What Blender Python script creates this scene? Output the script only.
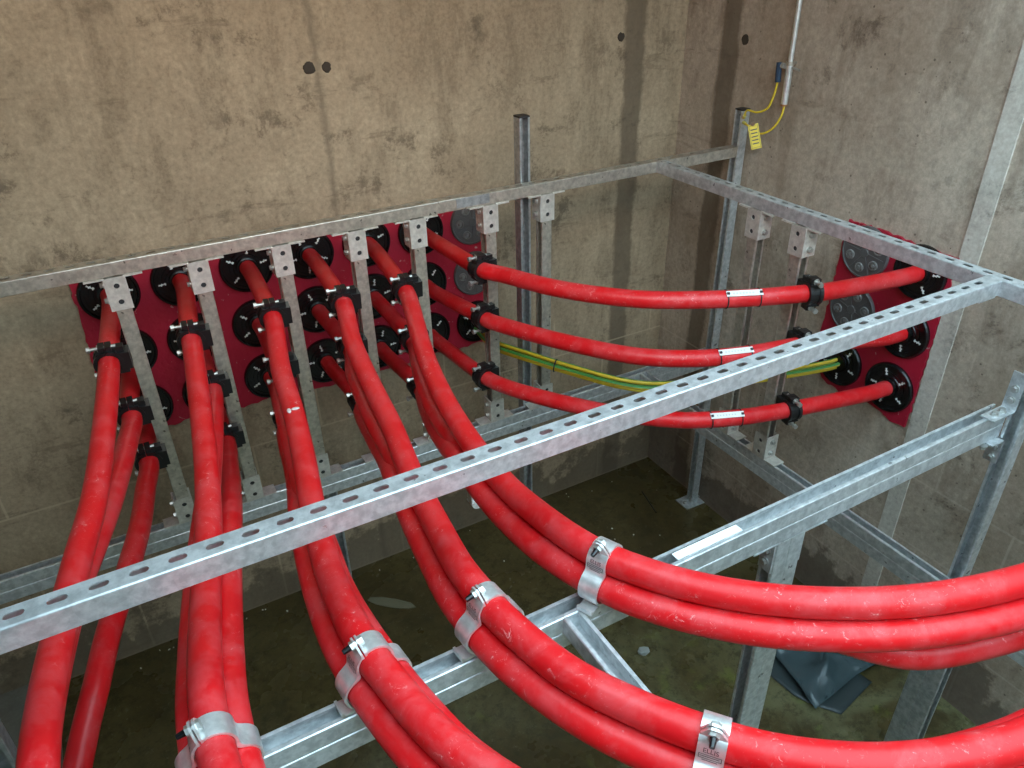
import bpy, math, random
from mathutils import Vector, Matrix
random.seed(7)
scene = bpy.context.scene
for o in list(bpy.data.objects): bpy.data.objects.remove(o)
COL = scene.collection
R = math.radians

# ---------------------------------------------------------------- camera
yaw, pit, rol = R(28.74086), R(30.88876), R(-1.30275)
fw = Vector((math.sin(yaw)*math.cos(pit), math.cos(yaw)*math.cos(pit), -math.sin(pit)))
rt = Vector((math.cos(yaw), -math.sin(yaw), 0)); up = rt.cross(fw)
r2 = rt*math.cos(rol)+up*math.sin(rol); u2 = up*math.cos(rol)-rt*math.sin(rol)
cam = bpy.data.cameras.new('camera'); camo = bpy.data.objects.new('camera', cam); COL.objects.link(camo)
camo.matrix_world = Matrix(((r2.x, u2.x, -fw.x, 0), (r2.y, u2.y, -fw.y, 0), (r2.z, u2.z, -fw.z, 2.82), (0, 0, 0, 1)))
cam.sensor_width = 36; cam.lens = 760.57/1024*36; cam.clip_start = .02
scene.camera = camo

# ---------------------------------------------------------------- light: overcast daylight through the open hatch
world = bpy.data.worlds.new('World'); scene.world = world; world.use_nodes = True
wn = world.node_tree.nodes; bg = wn['Background']
bg.inputs[0].default_value = (.60, .86, 1.0, 1); bg.inputs[1].default_value = 5.0
scene.view_settings.view_transform = 'Standard'; scene.view_settings.look = 'None'
scene.view_settings.gamma = 1; scene.view_settings.use_curve_mapping = False
scene.view_settings.exposure = 0.36
def area(name, loc, target, sx, sy, power, color):
    l = bpy.data.lights.new(name, 'AREA'); l.shape = 'RECTANGLE'; l.size = sx; l.size_y = sy; l.energy = power; l.color = color
    o = bpy.data.objects.new(name, l); COL.objects.link(o); o.location = loc
    o.rotation_euler = (Vector(target)-Vector(loc)).to_track_quat('-Z', 'Y').to_euler(); return o

# warm area light out of view, added to brighten the upper walls
lamp = area('added_warm_light', (.5, .55, 3.2), (.9, 2.93, 2.6), 1.6, .5, 9, (1.0, .74, .52))
lamp.data.spread = R(120)

# ---------------------------------------------------------------- materials
def newmat(name):
    m = bpy.data.materials.new(name); m.use_nodes = True
    nt = m.node_tree; return m, nt, nt.nodes['Principled BSDF']
def N(nt, t, **kw):
    n = nt.nodes.new(t)
    for k, v in kw.items():
        if k in n.inputs: n.inputs[k].default_value = v
        else: setattr(n, k, v)
    return n
def noise(nt, vec, scale, detail=6, rough=.6, dist=0):
    n = N(nt, 'ShaderNodeTexNoise'); n.inputs['Scale'].default_value = scale; n.inputs['Detail'].default_value = detail
    n.inputs['Roughness'].default_value = rough; n.inputs['Distortion'].default_value = dist
    nt.links.new(vec, n.inputs['Vector']); return n.outputs['Fac']
def ramp(nt, fac, a, b, ca=(0, 0, 0, 1), cb=(1, 1, 1, 1)):
    n = N(nt, 'ShaderNodeValToRGB'); e = n.color_ramp.elements
    e[0].position = a; e[0].color = ca; e[1].position = b; e[1].color = cb
    nt.links.new(fac, n.inputs[0]); return n.outputs[0]
def mix(nt, fac, a, b, mode='MIX'):
    n = N(nt, 'ShaderNodeMix', data_type='RGBA', blend_type=mode)
    for sock, v in ((n.inputs[0], fac), (n.inputs[6], a), (n.inputs[7], b)):
        if hasattr(v, 'is_linked'): nt.links.new(v, sock)
        elif isinstance(v, (int, float)): sock.default_value = v
        else: sock.default_value = (*v, 1) if len(v) == 3 else v
    return n.outputs[2]
def mth(nt, op, a, b=None, c=None):
    n = N(nt, 'ShaderNodeMath', operation=op)
    for i, v in enumerate((a, b, c)):
        if v is None: continue
        if hasattr(v, 'is_linked'): nt.links.new(v, n.inputs[i])
        else: n.inputs[i].default_value = v
    return n.outputs[0]
def coords(nt, scale=(1, 1, 1)):
    t = N(nt, 'ShaderNodeTexCoord'); m = N(nt, 'ShaderNodeMapping'); m.inputs['Scale'].default_value = scale
    nt.links.new(t.outputs['Object'], m.inputs[0]); return m.outputs[0]
def bump(nt, bsdf, h, strength=.3, dist=.01):
    b = N(nt, 'ShaderNodeBump'); b.inputs['Strength'].default_value = strength; b.inputs['Distance'].default_value = dist
    nt.links.new(h, b.inputs['Height']); nt.links.new(b.outputs[0], bsdf.inputs['Normal'])
def plain(name, col, rough=.5, metal=0, var=.12, vscale=20):
    m, nt, b = newmat(name); c = coords(nt); f = noise(nt, c, vscale, 4)
    lo = tuple(x*(1-var) for x in col); hi = tuple(min(1, x*(1+var)) for x in col)
    nt.links.new(mix(nt, f, lo, hi), b.inputs['Base Color'])
    b.inputs['Roughness'].default_value = rough; b.inputs['Metallic'].default_value = metal
    return m
def concrete(name, base, light, dark, stripes=(), axis=0, joints=None, damp=True, pins=.7):
    """cast concrete: mottled, blotched, with formwork seams and old water stains of their own shape"""
    m, nt, b = newmat(name); c = coords(nt)
    cv = coords(nt, (2.2, 2.2, .7)); cf = coords(nt, (1, 1, .35))
    big = noise(nt, c, 1.5, 5, .6, .2); mid = noise(nt, cv, 3.0, 10, .72, .25); fine = noise(nt, c, 55, 8, .75)
    col = mix(nt, ramp(nt, big, .35, .66), base, light)
    col = mix(nt, mth(nt, 'MULTIPLY', ramp(nt, mid, .50, .62), .5), col, dark)
    blotch = noise(nt, c, 5.5, 12, .78, .25); area_ = ramp(nt, noise(nt, c, 2.1, 4, .6), .45, .58)
    col = mix(nt, mth(nt, 'MULTIPLY', mth(nt, 'MULTIPLY', ramp(nt, blotch, .53, .62), area_), .75), col, tuple(x*.55 for x in dark))
    pale = noise(nt, cf, 9, 10, .78, .2)
    col = mix(nt, mth(nt, 'MULTIPLY', ramp(nt, pale, .57, .68), .38), col, tuple(min(1, x*1.22) for x in light))
    trow = noise(nt, coords(nt, (1, 1, 5)), 2.2, 9, .7, .3)     # trowel drag marks
    col = mix(nt, mth(nt, 'MULTIPLY', ramp(nt, trow, .60, .66), .4), col, tuple(x*.7 for x in dark))
    col = mix(nt, .45, col, ramp(nt, fine, .3, .7, (.2, .2, .2, 1), (.8, .8, .8, 1)), 'OVERLAY')
    pv = N(nt, 'ShaderNodeTexVoronoi'); pv.inputs['Scale'].default_value = 24; nt.links.new(c, pv.inputs[0])
    pin = mth(nt, 'MULTIPLY', mth(nt, 'LESS_THAN', pv.outputs['Distance'], .10), ramp(nt, noise(nt, c, 3.7, 4), .5, .55))
    col = mix(nt, mth(nt, 'MULTIPLY', pin, pins), col, tuple(x*.45 for x in dark))
    sep = N(nt, 'ShaderNodeSeparateXYZ'); t = N(nt, 'ShaderNodeTexCoord'); nt.links.new(t.outputs['Object'], sep.inputs[0])
    wob = mth(nt, 'MULTIPLY', mth(nt, 'SUBTRACT', noise(nt, coords(nt, (1, 1, 1)), 6, 6, .7), .5), .07)
    u = mth(nt, 'ADD', sep.outputs[axis], wob); z = sep.outputs[2]
    for cen, half, amt, scol in stripes:
        d = mth(nt, 'ABSOLUTE', mth(nt, 'SUBTRACT', u, cen))
        mr = N(nt, 'ShaderNodeMapRange'); mr.inputs[1].default_value = half+.012; mr.inputs[2].default_value = half-.008
        mr.inputs[3].default_value = 0; mr.inputs[4].default_value = amt; nt.links.new(d, mr.inputs[0])
        col = mix(nt, mr.outputs[0], col, scol)
    hgt = mth(nt, 'ADD', mth(nt, 'MULTIPLY', fine, .25), mth(nt, 'MULTIPLY', mid, .6))
    if joints:
        jz, js = joints
        # horizontal and vertical formwork seams below the sill line
        s = N(nt, 'ShaderNodeTexBrick'); s.inputs['Scale'].default_value = 1
        s.inputs['Mortar Size'].default_value = .006; s.inputs['Mortar Smooth'].default_value = .5
        s.inputs['Brick Width'].default_value = .62; s.inputs['Row Height'].default_value = .30
        cb = N(nt, 'ShaderNodeCombineXYZ'); nt.links.new(sep.outputs[axis], cb.inputs[0]); nt.links.new(mth(nt, 'SUBTRACT', z, .005), cb.inputs[1])
        nt.links.new(cb.outputs[0], s.inputs[0])
        low = mth(nt, 'LESS_THAN', z, jz)
        fac = mth(nt, 'MULTIPLY', mth(nt, 'MULTIPLY', s.outputs['Fac'], low), js)
        col = mix(nt, fac, col, tuple(min(1, x*1.35) for x in light))
    if damp:   # tide mark of damp soaked up from the wet floor
        dz = mth(nt, 'ADD', z, mth(nt, 'MULTIPLY', mth(nt, 'SUBTRACT', noise(nt, c, 4.2, 6, .65), .5), .9))
        mr = N(nt, 'ShaderNodeMapRange'); mr.inputs[1].default_value = .26; mr.inputs[2].default_value = .20
        mr.inputs[3].default_value = 0; mr.inputs[4].default_value = .72; nt.links.new(dz, mr.inputs[0])
        col = mix(nt, mr.outputs[0], col, tuple(x*.5 for x in dark))
    nt.links.new(col, b.inputs['Base Color']); b.inputs['Roughness'].default_value = .85
    bump(nt, b, hgt, .35, .012); return m
STAIN = (.115, .085, .056)
M_back = concrete('concrete_back', (.325, .238, .155), (.44, .335, .225), (.20, .145, .092), stripes=((2.265, .052, .75, STAIN), (.826, .010, .5, (.12, .095, .065))), axis=0, joints=(1.1, .5), pins=.15)
M_right = concrete('concrete_right', (.36, .275, .205), (.52, .430, .345), (.215, .155, .110), stripes=((2.645, .052, .75, STAIN),), axis=1, joints=(1.1, .25))
M_conc = concrete('concrete_grey', (.30, .28, .23), (.40, .375, .31), (.2, .18, .14))
M_rib = concrete('concrete_rib', (.50, .45, .385), (.62, .57, .50), (.38, .335, .28), damp=False)
def floor_mat():
    m, nt, b = newmat('wet_floor'); c = coords(nt)
    n1 = noise(nt, c, 1.1, 6, .6, .5); n2 = noise(nt, c, 6, 8, .7, .6); n3 = noise(nt, c, 30, 6, .7)
    col = mix(nt, ramp(nt, n1, .35, .65), (.052, .036, .012), (.105, .080, .030))
    col = mix(nt, mth(nt, 'MULTIPLY', ramp(nt, n2, .5, .64), .7), col, (.040, .032, .012))
    sep = N(nt, 'ShaderNodeSeparateXYZ'); nt.links.new(c, sep.inputs[0])
    # algae grows towards the open front of the pit
    g = N(nt, 'ShaderNodeMapRange'); g.inputs[1].default_value = 2.3; g.inputs[2].default_value = 1.2; nt.links.new(sep.outputs[1], g.inputs[0])
    alg = mth(nt, 'MULTIPLY', ramp(nt, noise(nt, c, 2.3, 7, .65, .7), .42, .6), mth(nt, 'MULTIPLY', g.outputs[0], .75))
    col = mix(nt, alg, col, (.19, .185, .095))
    alg2 = mth(nt, 'MULTIPLY', ramp(nt, noise(nt, c, 5.1, 7, .7, .4), .55, .66), g.outputs[0])
    col = mix(nt, mth(nt, 'MULTIPLY', alg2, .6), col, (.17, .20, .035))
    grit = noise(nt, c, 19, 12, .8)
    col = mix(nt, mth(nt, 'MULTIPLY', ramp(nt, grit, .49, .60), .7), col, (.030, .022, .008))
    col = mix(nt, mth(nt, 'MULTIPLY', ramp(nt, noise(nt, c, 31, 9, .8), .56, .66), .35), col, (.21, .20, .13))
    speck = noise(nt, c, 85, 3, .6)
    col = mix(nt, mth(nt, 'MULTIPLY', ramp(nt, speck, .72, .75), .5), col, (.4, .38, .3))
    nt.links.new(col, b.inputs['Base Color'])
    nt.links.new(ramp(nt, noise(nt, c, 1.7, 5), .4, .62, (.14, .14, .14, 1), (.55, .55, .55, 1)), b.inputs['Roughness'])
    bump(nt, b, n3, .12, .006); return m
M_floor = floor_mat()
def galv(name, lo, hi, rough, metal=.85):
    m, nt, b = newmat(name); c = coords(nt)
    v = N(nt, 'ShaderNodeTexVoronoi'); v.inputs['Scale'].default_value = 110; nt.links.new(c, v.inputs[0])
    sp = mth(nt, 'MULTIPLY', v.outputs['Color'], 1.0)
    f = mth(nt, 'ADD', mth(nt, 'MULTIPLY', sp, .12), mth(nt, 'MULTIPLY', noise(nt, c, 45, 3, .6), .88))
    col = mix(nt, ramp(nt, f, .38, .62), lo, hi)
    nt.links.new(col, b.inputs['Base Color']); b.inputs['Metallic'].default_value = metal
    nt.links.new(ramp(nt, noise(nt, c, 30, 5), .3, .7, (rough-.05,)*3+(1,), (rough+.10,)*3+(1,)), b.inputs['Roughness'])
    bump(nt, b, noise(nt, c, 90, 4), .06, .002); return m
M_galv = galv('galvanised', (.50, .52, .53), (.72, .74, .75), .32, .6)
M_zinc = galv('warm_lit_galv', (.46, .42, .36), (.66, .61, .53), .32, .7)  # galvanised tinted warm and darker, warm light of the back put into colour
M_brk = galv('bracket_zinc', (.62, .59, .54), (.80, .77, .71), .36, .55)
M_post = galv('shaded_stained_galv', (.34, .36, .37), (.52, .54, .55), .42, .75)  # galvanised darkened in colour for posts in shade; also the stained splice
M_alu = galv('aluminium', (.72, .72, .71), (.88, .88, .87), .33, .75)
M_bolt = plain('bolt_steel', (.52, .52, .50), .38, .8)
def cable_mat():
    m, nt, b = newmat('red_cable_sheath'); c = coords(nt)
    col = mix(nt, noise(nt, c, 9, 5), (.54, .006, .011), (.72, .012, .014))
    dust = ramp(nt, noise(nt, c, 13, 8, .7, .4), .44, .66)
    col = mix(nt, mth(nt, 'MULTIPLY', dust, .26), col, (.70, .17, .18))
    sc = coords(nt, (1, 1, 1)); sw = noise(nt, sc, 52, 9, .8, 1.4); msk = ramp(nt, noise(nt, c, 4.3, 5), .44, .58)
    col = mix(nt, mth(nt, 'MULTIPLY', mth(nt, 'MULTIPLY', ramp(nt, sw, .58, .66), msk), .6), col, (.85, .55, .53))
    nt.links.new(col, b.inputs['Base Color']); b.inputs['Roughness'].default_value = .38
    b.inputs['Specular IOR Level'].default_value = .34
    bump(nt, b, noise(nt, c, 22, 5), .05, .004); return m
M_red = cable_mat()
def panel_mat():
    m, nt, b = newmat('red_firestop'); c = coords(nt)
    col = mix(nt, noise(nt, c, 6, 6), (.33, .004, .022), (.50, .010, .040))
    fl = ramp(nt, noise(nt, c, 30, 5, .6, .8), .665, .69)
    col = mix(nt, mth(nt, 'MULTIPLY', fl, .8), col, (.55, .42, .38))
    nt.links.new(col, b.inputs['Base Color']); b.inputs['Roughness'].default_value = .55
    bump(nt, b, noise(nt, c, 16, 7), .5, .012); return m
M_panel = panel_mat()
M_black = plain('black_rubber', (.006, .006, .007), .26)
M_cleat = plain('black_polymer', (.008, .008, .009), .38)
M_blank = plain('grey_blank_plate', (.105, .098, .098), .5)
M_print = plain('white_print', (.72, .72, .70), .5)
M_white = plain('white_plate', (.80, .79, .77), .4)
M_splash = plain('pale_paint', (.72, .62, .60), .6)
M_ink = plain('dark_ink', (.05, .05, .055), .5)
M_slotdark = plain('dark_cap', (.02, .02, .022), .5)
M_yel = plain('yellow_sheath', (.72, .52, .03), .4)
M_grn = plain('green_stripe', (.06, .26, .05), .4)
M_tie = plain('brown_hole', (.045, .032, .022), .8)
M_tag = plain('yellow_tag', (.78, .58, .03), .45)
M_blue = plain('blue_sleeve', (.020, .045, .085), .4)
M_stone = plain('pale_stone', (.30, .32, .30), .7)
M_slate = plain('flat_slate', (.15, .14, .09), .35)
M_chip = plain('white_chip', (.62, .60, .52), .8)
M_tarp = plain('dark_sheet', (.055, .085, .095), .26, 0, .2, 8)
M_tarp2 = plain('darker_sheet', (.040, .055, .058), .4, 0, .2, 8)

# ---------------------------------------------------------------- mesh helpers
class MB:
    def __init__(s): s.v = []; s.f = []; s.sm = []; s.M = Matrix.Identity(4)
    def add(s, vs, fs, smooth=False):
        n = len(s.v); s.v += [tuple(s.M @ Vector(p)) for p in vs]
        s.f += [tuple(i+n for i in f) for f in fs]; s.sm += [smooth]*len(fs)
    def box(s, x0, x1, y0, y1, z0, z1):
        s.add([(x, y, z) for x in (x0, x1) for y in (y0, y1) for z in (z0, z1)],
              [(0, 1, 3, 2), (4, 6, 7, 5), (0, 4, 5, 1), (2, 3, 7, 6), (0, 2, 6, 4), (1, 5, 7, 3)])
    def prism(s, poly, x0, x1):          # polygon in YZ extruded along X
        n = len(poly); vs = [(x0, *p) for p in poly]+[(x1, *p) for p in poly]
        s.add(vs, [tuple(range(n))[::-1], tuple(range(n, 2*n))]+[(i, (i+1) % n, n+(i+1) % n, n+i) for i in range(n)])
    def cell(s, x0, x1, y0, y1, z0, z1, cx, cy, a, r, n=16):   # plate cell pierced by a slot (half straight a, radius r)
        ring = []
        for i in range(n):
            t = 2*math.pi*(i+.5)/n; c, sn = math.cos(t), math.sin(t)
            ring.append((cx+(a if c > 0 else -a)+r*c, cy+r*sn))
        def outer(p):
            dx, dy = p[0]-cx, p[1]-cy
            k = min(((x1-cx) if dx > 0 else (cx-x0))/max(abs(dx), 1e-9), ((y1-cy) if dy > 0 else (cy-y0))/max(abs(dy), 1e-9))
            return (cx+dx*k, cy+dy*k)
        out = [outer(p) for p in ring]
        q = n//4; mid = [(x1, y1), (x0, y1), (x0, y0), (x1, y0)]
        ang = lambda p: math.atan2(p[1]-cy, p[0]-cx) % (2*math.pi)
        # snap nearest ring ray to each rectangle corner
        for m in mid:
            k = min(range(n), key=lambda i: min(abs(ang(out[i])-ang(m)), 2*math.pi-abs(ang(out[i])-ang(m)))); out[k] = m
        vs = [(*p, z1) for p in ring]+[(*p, z1) for p in out]+[(*p, z0) for p in ring]+[(*p, z0) for p in out]
        fs = []
        for i in range(n):
            j = (i+1) % n
            fs += [(i, n+i, n+j, j), (2*n+i, 2*n+j, 3*n+j, 3*n+i), (i, j, 2*n+j, 2*n+i)]
        s.add(vs, fs)
    def cyl(s, p0, p1, r, n=12, r1=None, smooth=True):
        p0, p1 = Vector(p0), Vector(p1); d = (p1-p0).normalized(); r1 = r if r1 is None else r1
        a = d.orthogonal().normalized(); b = d.cross(a)
        vs = [p0+a*r*math.cos(2*math.pi*i/n)+b*r*math.sin(2*math.pi*i/n) for i in range(n)]
        vs += [p1+a*r1*math.cos(2*math.pi*i/n)+b*r1*math.sin(2*math.pi*i/n) for i in range(n)]
        s.add(vs, [(i, (i+1) % n, n+(i+1) % n, n+i) for i in range(n)], smooth)
        s.add(vs, [tuple(range(n))[::-1], tuple(range(n, 2*n))])
    def tube(s, pts, r, n=18, caps=True):
        pts = [Vector(p) for p in pts]; vs = []; T0 = None; a = None
        for i, p in enumerate(pts):
            t = (pts[min(i+1, len(pts)-1)]-pts[max(i-1, 0)]).normalized()
            if a is None: a = t.orthogonal().normalized()
            else: a = (a-t*a.dot(t)).normalized()
            b = t.cross(a)
            vs += [p+a*r*math.cos(2*math.pi*k/n)+b*r*math.sin(2*math.pi*k/n) for k in range(n)]
        m = len(pts); fs = [(i*n+k, i*n+(k+1) % n, (i+1)*n+(k+1) % n, (i+1)*n+k) for i in range(m-1) for k in range(n)]
        s.add(vs, fs, True)
        if caps:
            s.add(vs[:n], [tuple(range(n))[::-1]]); s.add(vs[-n:], [tuple(range(n))])
    def lathe(s, prof, n=36, smooth=False):   # profile of (r, h) about local Z
        vs = []; fs = []
        for r, h in prof:
            vs += [(r*math.cos(2*math.pi*i/n), r*math.sin(2*math.pi*i/n), h) for i in range(n)]
        for j in range(len(prof)-1):
            fs += [(j*n+i, j*n+(i+1) % n, (j+1)*n+(i+1) % n, (j+1)*n+i) for i in range(n)]
        fs += [tuple(range(n))[::-1], tuple(range((len(prof)-1)*n, len(prof)*n))]
        s.add(vs, fs, smooth)
    def mesh(s, name, mat):
        me = bpy.data.meshes.new(name); me.from_pydata(s.v, [], s.f); me.polygons.foreach_set('use_smooth', s.sm)
        me.materials.append(mat); me.validate(); me.update(); return me
    def build(s, name, mat, parent=None, **tags):
        o = bpy.data.objects.new(name, s.mesh(name, mat)); COL.objects.link(o)
        if parent: o.parent = parent
        for k, v in tags.items(): o[k] = v
        return o
def inst(name, me, parent=None, M=None, **tags):
    o = bpy.data.objects.new(name, me); COL.objects.link(o)
    if M is not None: o.matrix_basis = M
    if parent: o.parent = parent
    for k, v in tags.items(): o[k] = v
    return o
def empty(name, M=None, **tags): return inst(name, None, None, M, **tags)
def frame(o, x, y, z): # matrix from origin and three axes
    return Matrix(((x[0], y[0], z[0], o[0]), (x[1], y[1], z[1], o[1]), (x[2], y[2], z[2], o[2]), (0, 0, 0, 1)))
def catmull(pts, step=.02):
    P = [Vector(p) for p in pts]; P = P[:1]+[q for a, q in zip(P, P[1:]) if (q-a).length > 1e-4]; P = [P[0]*2-P[1]]+P+[P[-1]*2-P[-2]]; out = []
    for i in range(1, len(P)-2):
        p0, p1, p2, p3 = P[i-1:i+3]
        t0 = 0; t1 = (p1-p0).length**.5; t2 = t1+(p2-p1).length**.5; t3 = t2+(p3-p2).length**.5
        n = max(2, int((p2-p1).length/step))
        for k in range(n):
            t = t1+(t2-t1)*k/n
            A1 = p0*((t1-t)/(t1-t0))+p1*((t-t0)/(t1-t0)); A2 = p1*((t2-t)/(t2-t1))+p2*((t-t1)/(t2-t1)); A3 = p2*((t3-t)/(t3-t2))+p3*((t-t2)/(t3-t2))
            B1 = A1*((t2-t)/(t2-t0))+A2*((t-t0)/(t2-t0)); B2 = A2*((t3-t)/(t3-t1))+A3*((t-t1)/(t3-t1))
            out.append(B1*((t2-t)/(t2-t1))+B2*((t-t1)/(t2-t1)))
    out.append(P[-2]); return out

# ---------------------------------------------------------------- the pit
YB, XR = 2.93, 2.555
ZC = 3.3
def wall(name, mat, *b):
    m = MB(); m.box(*b); return m.build(name, mat, kind='structure')
wall('floor', M_floor, -2.4, XR+.25, -2.6, YB+.25, -.2, 0)
w_back = wall('wall_back', M_back, -2.4, XR+.25, YB, YB+.25, 0, ZC)
w_right = wall('wall_right', M_right, XR, XR+.25, -2.6, YB, 0, ZC)
wall('wall_left', M_conc, -2.65, -2.4, -2.6, YB, 0, ZC)
wall('wall_front', M_conc, -2.4, XR, -2.85, -2.6, 0, ZC)
# cover slab over the back of the pit; the front half is the open hatch
m = MB(); m.add([(-2.65, -2.85, ZC), (-.3, -2.85, ZC), (-.3, 1.1, ZC), (XR+.25, 1.1, ZC), (XR+.25, YB+.25, ZC), (-2.65, YB+.25, ZC)]+[(-2.65, -2.85, ZC+.2), (-.3, -2.85, ZC+.2), (-.3, 1.1, ZC+.2), (XR+.25, 1.1, ZC+.2), (XR+.25, YB+.25, ZC+.2), (-2.65, YB+.25, ZC+.2)], [(0, 1, 2, 3, 4, 5), (11, 10, 9, 8, 7, 6)]+[(i, i+6, (i+1) % 6+6, (i+1) % 6) for i in range(6)])
m.build('ceiling', M_conc, kind='structure')
m = MB(); m.prism([(1.345, 0), (1.413, 0), (1.413, ZC), (1.345, ZC)], XR-.007, XR+.02)
m.build('trim_1', M_rib, kind='structure')
m = MB(); m.box(-1.0, -.71, 1.2, YB, 0, .06); m.build('trim_2', M_conc, kind='structure')
# formwork tie holes drawn as thin dark brown discs
def tie(parent, c, ax, r):
    m = MB(); m.M = frame(c, *ax); m.lathe([(r*1.0, 0), (r*.9, .0015), (r*.6, .0022), (r*.2, .0015)], 14, True); m.v = [tuple(Vector(p)+(Vector(p)-Vector(c))*random.uniform(-.12, .22)*(abs((Vector(p)-Vector(c)).length) > r*.8)) for p in m.v]
    m.build('tie_hole', M_tie, parent)
axb = ((1, 0, 0), (0, 0, 1), (0, -1, 0)); axr = ((0, -1, 0), (0, 0, 1), (-1, 0, 0))
for x, z, r in ((.800, 2.402, .022), (.865, 2.400, .017), (2.19, 2.405, .018)): tie(w_back, (x, YB, z), axb, r)
tie(w_right, (XR, 2.555, 2.40), axr, .02)

# ---------------------------------------------------------------- red sealed openings with duct bungs
def panel(name, pts, depth, tofun, **tags):
    rnd = random.Random(3); out = []
    n = len(pts)
    for i in range(n):
        a, b = pts[i], pts[(i+1) % n]; L = math.hypot(b[0]-a[0], b[1]-a[1]); k = max(1, int(L/.018))
        for j in range(k):
            t = j/k; out.append((a[0]+(b[0]-a[0])*t+rnd.uniform(-.005, .005), a[1]+(b[1]-a[1])*t+rnd.uniform(-.006, .006)))
    q = len(out); m = MB()
    m.add([tofun(u, v, depth) for u, v in out]+[tofun(u, v, .0006) for u, v in out],
          [tuple(range(q)), tuple(range(q, 2*q))[::-1]]+[(i, q+i, q+(i+1) % q, (i+1) % q) for i in range(q)])
    return m.build(name, M_panel, **tags)
panel('firestop_panel', [(-.158, 1.79), (-.163, 1.62), (-.172, 1.47), (-.160, 1.25), (-.12, 1.15), (.0, 1.118), (.10, 1.138), (.2, 1.125), (.33, 1.118), (.45, 1.132), (.56, 1.120), (.70, 1.105), (.82, 1.12), (1.0, 1.108), (1.2, 1.12), (1.31, 1.108), (1.42, 1.118), (1.535, 1.135), (1.532, 1.5), (1.54, 1.79)],
      .012, lambda u, v, d: (u, YB-d, v), label='long red firestop panel around the cable ducts on the back wall', category='panel')
panel('firestop_panel', [(1.872, 1.822), (1.882, 1.5), (1.895, 1.25), (1.875, 1.15), (1.80, 1.108), (1.72, 1.098), (1.65, 1.125), (1.56, 1.115), (1.47, 1.095), (1.425, 1.105), (1.418, 1.4), (1.41, 1.815), (1.55, 1.808), (1.68, 1.818)],
      .012, lambda u, v, d: (XR-d, u, v), label='small red firestop panel on the right wall beside the concrete rib', category='panel')
def bung_meshes():
    m = MB(); m.lathe([(.103, 0), (.103, .010), (.100, .016), (.094, .017), (.090, .009), (.080, .009), (.079, .006), (.066, .006), (.065, .009), (.052, .009), (.050, .012), (.040, .012), (.039, .020), (.034, .022)], 40)
    black = m.mesh('bung_body', M_black)
    m = MB(); prof = [(.050, -.003), (.057, -.006), (.060, -.001), (.066, -.0055), (.070, -.001), (.078, -.0035), (.079, .003), (.073, .0015), (.069, .006), (.064, .0015), (.058, .002), (.054, .0065)]
    q = len(prof); m.add([(x, y, .0098) for x, y in prof]+[(x, y, .006) for x, y in prof], [tuple(range(q)), tuple(range(q, 2*q))[::-1]]+[(i, q+i, q+(i+1) % q, (i+1) % q) for i in range(q)])
    mark = m.mesh('printed_mark', M_print)
    m = MB(); m.lathe([(.103, 0), (.103, .010), (.100, .014), (.096, .014), (.094, .010), (.02, .010), (.016, .014)], 40)
    grey = m.mesh('blank_plate', M_blank)
    m = MB()
    for k in range(6):
        t = math.pi*(k+.5)/3; c, s = math.cos(t), math.sin(t)
        m.M = Matrix(((c, -s, 0, 0), (s, c, 0, 0), (0, 0, 1, 0), (0, 0, 0, 1))); m.box(.015, .09, -.0025, .0025, .008, .0125)
    rib = m.mesh('rib', M_blank)
    m = MB(); m.lathe([(.019, 0), (.019, .006), (.0165, .008), (.014, .008), (.0135, .003), (.009, .003), (.0085, .009), (.004, .010)], 18)
    knob = m.mesh('plug_screw', plain('grey_plug', (.19, .18, .175), .42))
    m = MB(); m.lathe([(.021, -.004), (.021, .0022), (.019, .003)], 18)
    return black, mark, grey, rib, knob
BG = bung_meshes()
ordn = ['first', 'second', 'third', 'fourth', 'fifth', 'sixth', 'seventh']; rown = ['top', 'middle', 'bottom']
DX = [-.047+.2437*k for k in range(7)]; DZ = [1.721, 1.478, 1.235]
def bung(M, kind, label, group, rot):
    e = empty('duct_bung', M @ Matrix.Rotation(rot, 4, 'Z'), label=label, category='duct bung', group=group)
    if kind == 'black':
        inst('bung_body', BG[0], e)
        for k in range(5): inst('printed_mark', BG[1], e, Matrix.Rotation(2*math.pi*k/5, 4, 'Z'), label='white printed mark')
    else:
        inst('blank_plate', BG[2], e); inst('rib', BG[3], e)
        for k in range(6):
            t = math.pi*k/3; inst('plug_screw', BG[4], e, Matrix.Translation((.063*math.cos(t), .063*math.sin(t), .009)))
    return e
for rI in range(3):
    for k in range(7):
        blank = k == 6 and rI < 2
        lab = f"{'grey blank disc' if blank else 'black ribbed duct seal'}, {ordn[k]} from the left in the {rown[rI]} row of the back panel"
        bung(frame((DX[k], YB-.012, DZ[rI]), *axb), 'blank' if blank else 'black', lab, 'duct seals in the back red panel', rI*1.1+k*.7)
RY = [1.765, 1.528]
for rI in range(3):
    for k in range(2):
        blank = k == 0 and rI < 2
        lab = f"{'grey blank disc' if blank else 'black ribbed duct seal'}, {rown[rI]} row of the right wall panel, {'farther' if k == 0 else 'nearer'} column"
        bung(frame((XR-.012, RY[k], DZ[rI]), *axr), 'blank' if blank else 'black', lab, 'duct seals in the right wall red panel', .4+rI*.9+k)

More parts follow.
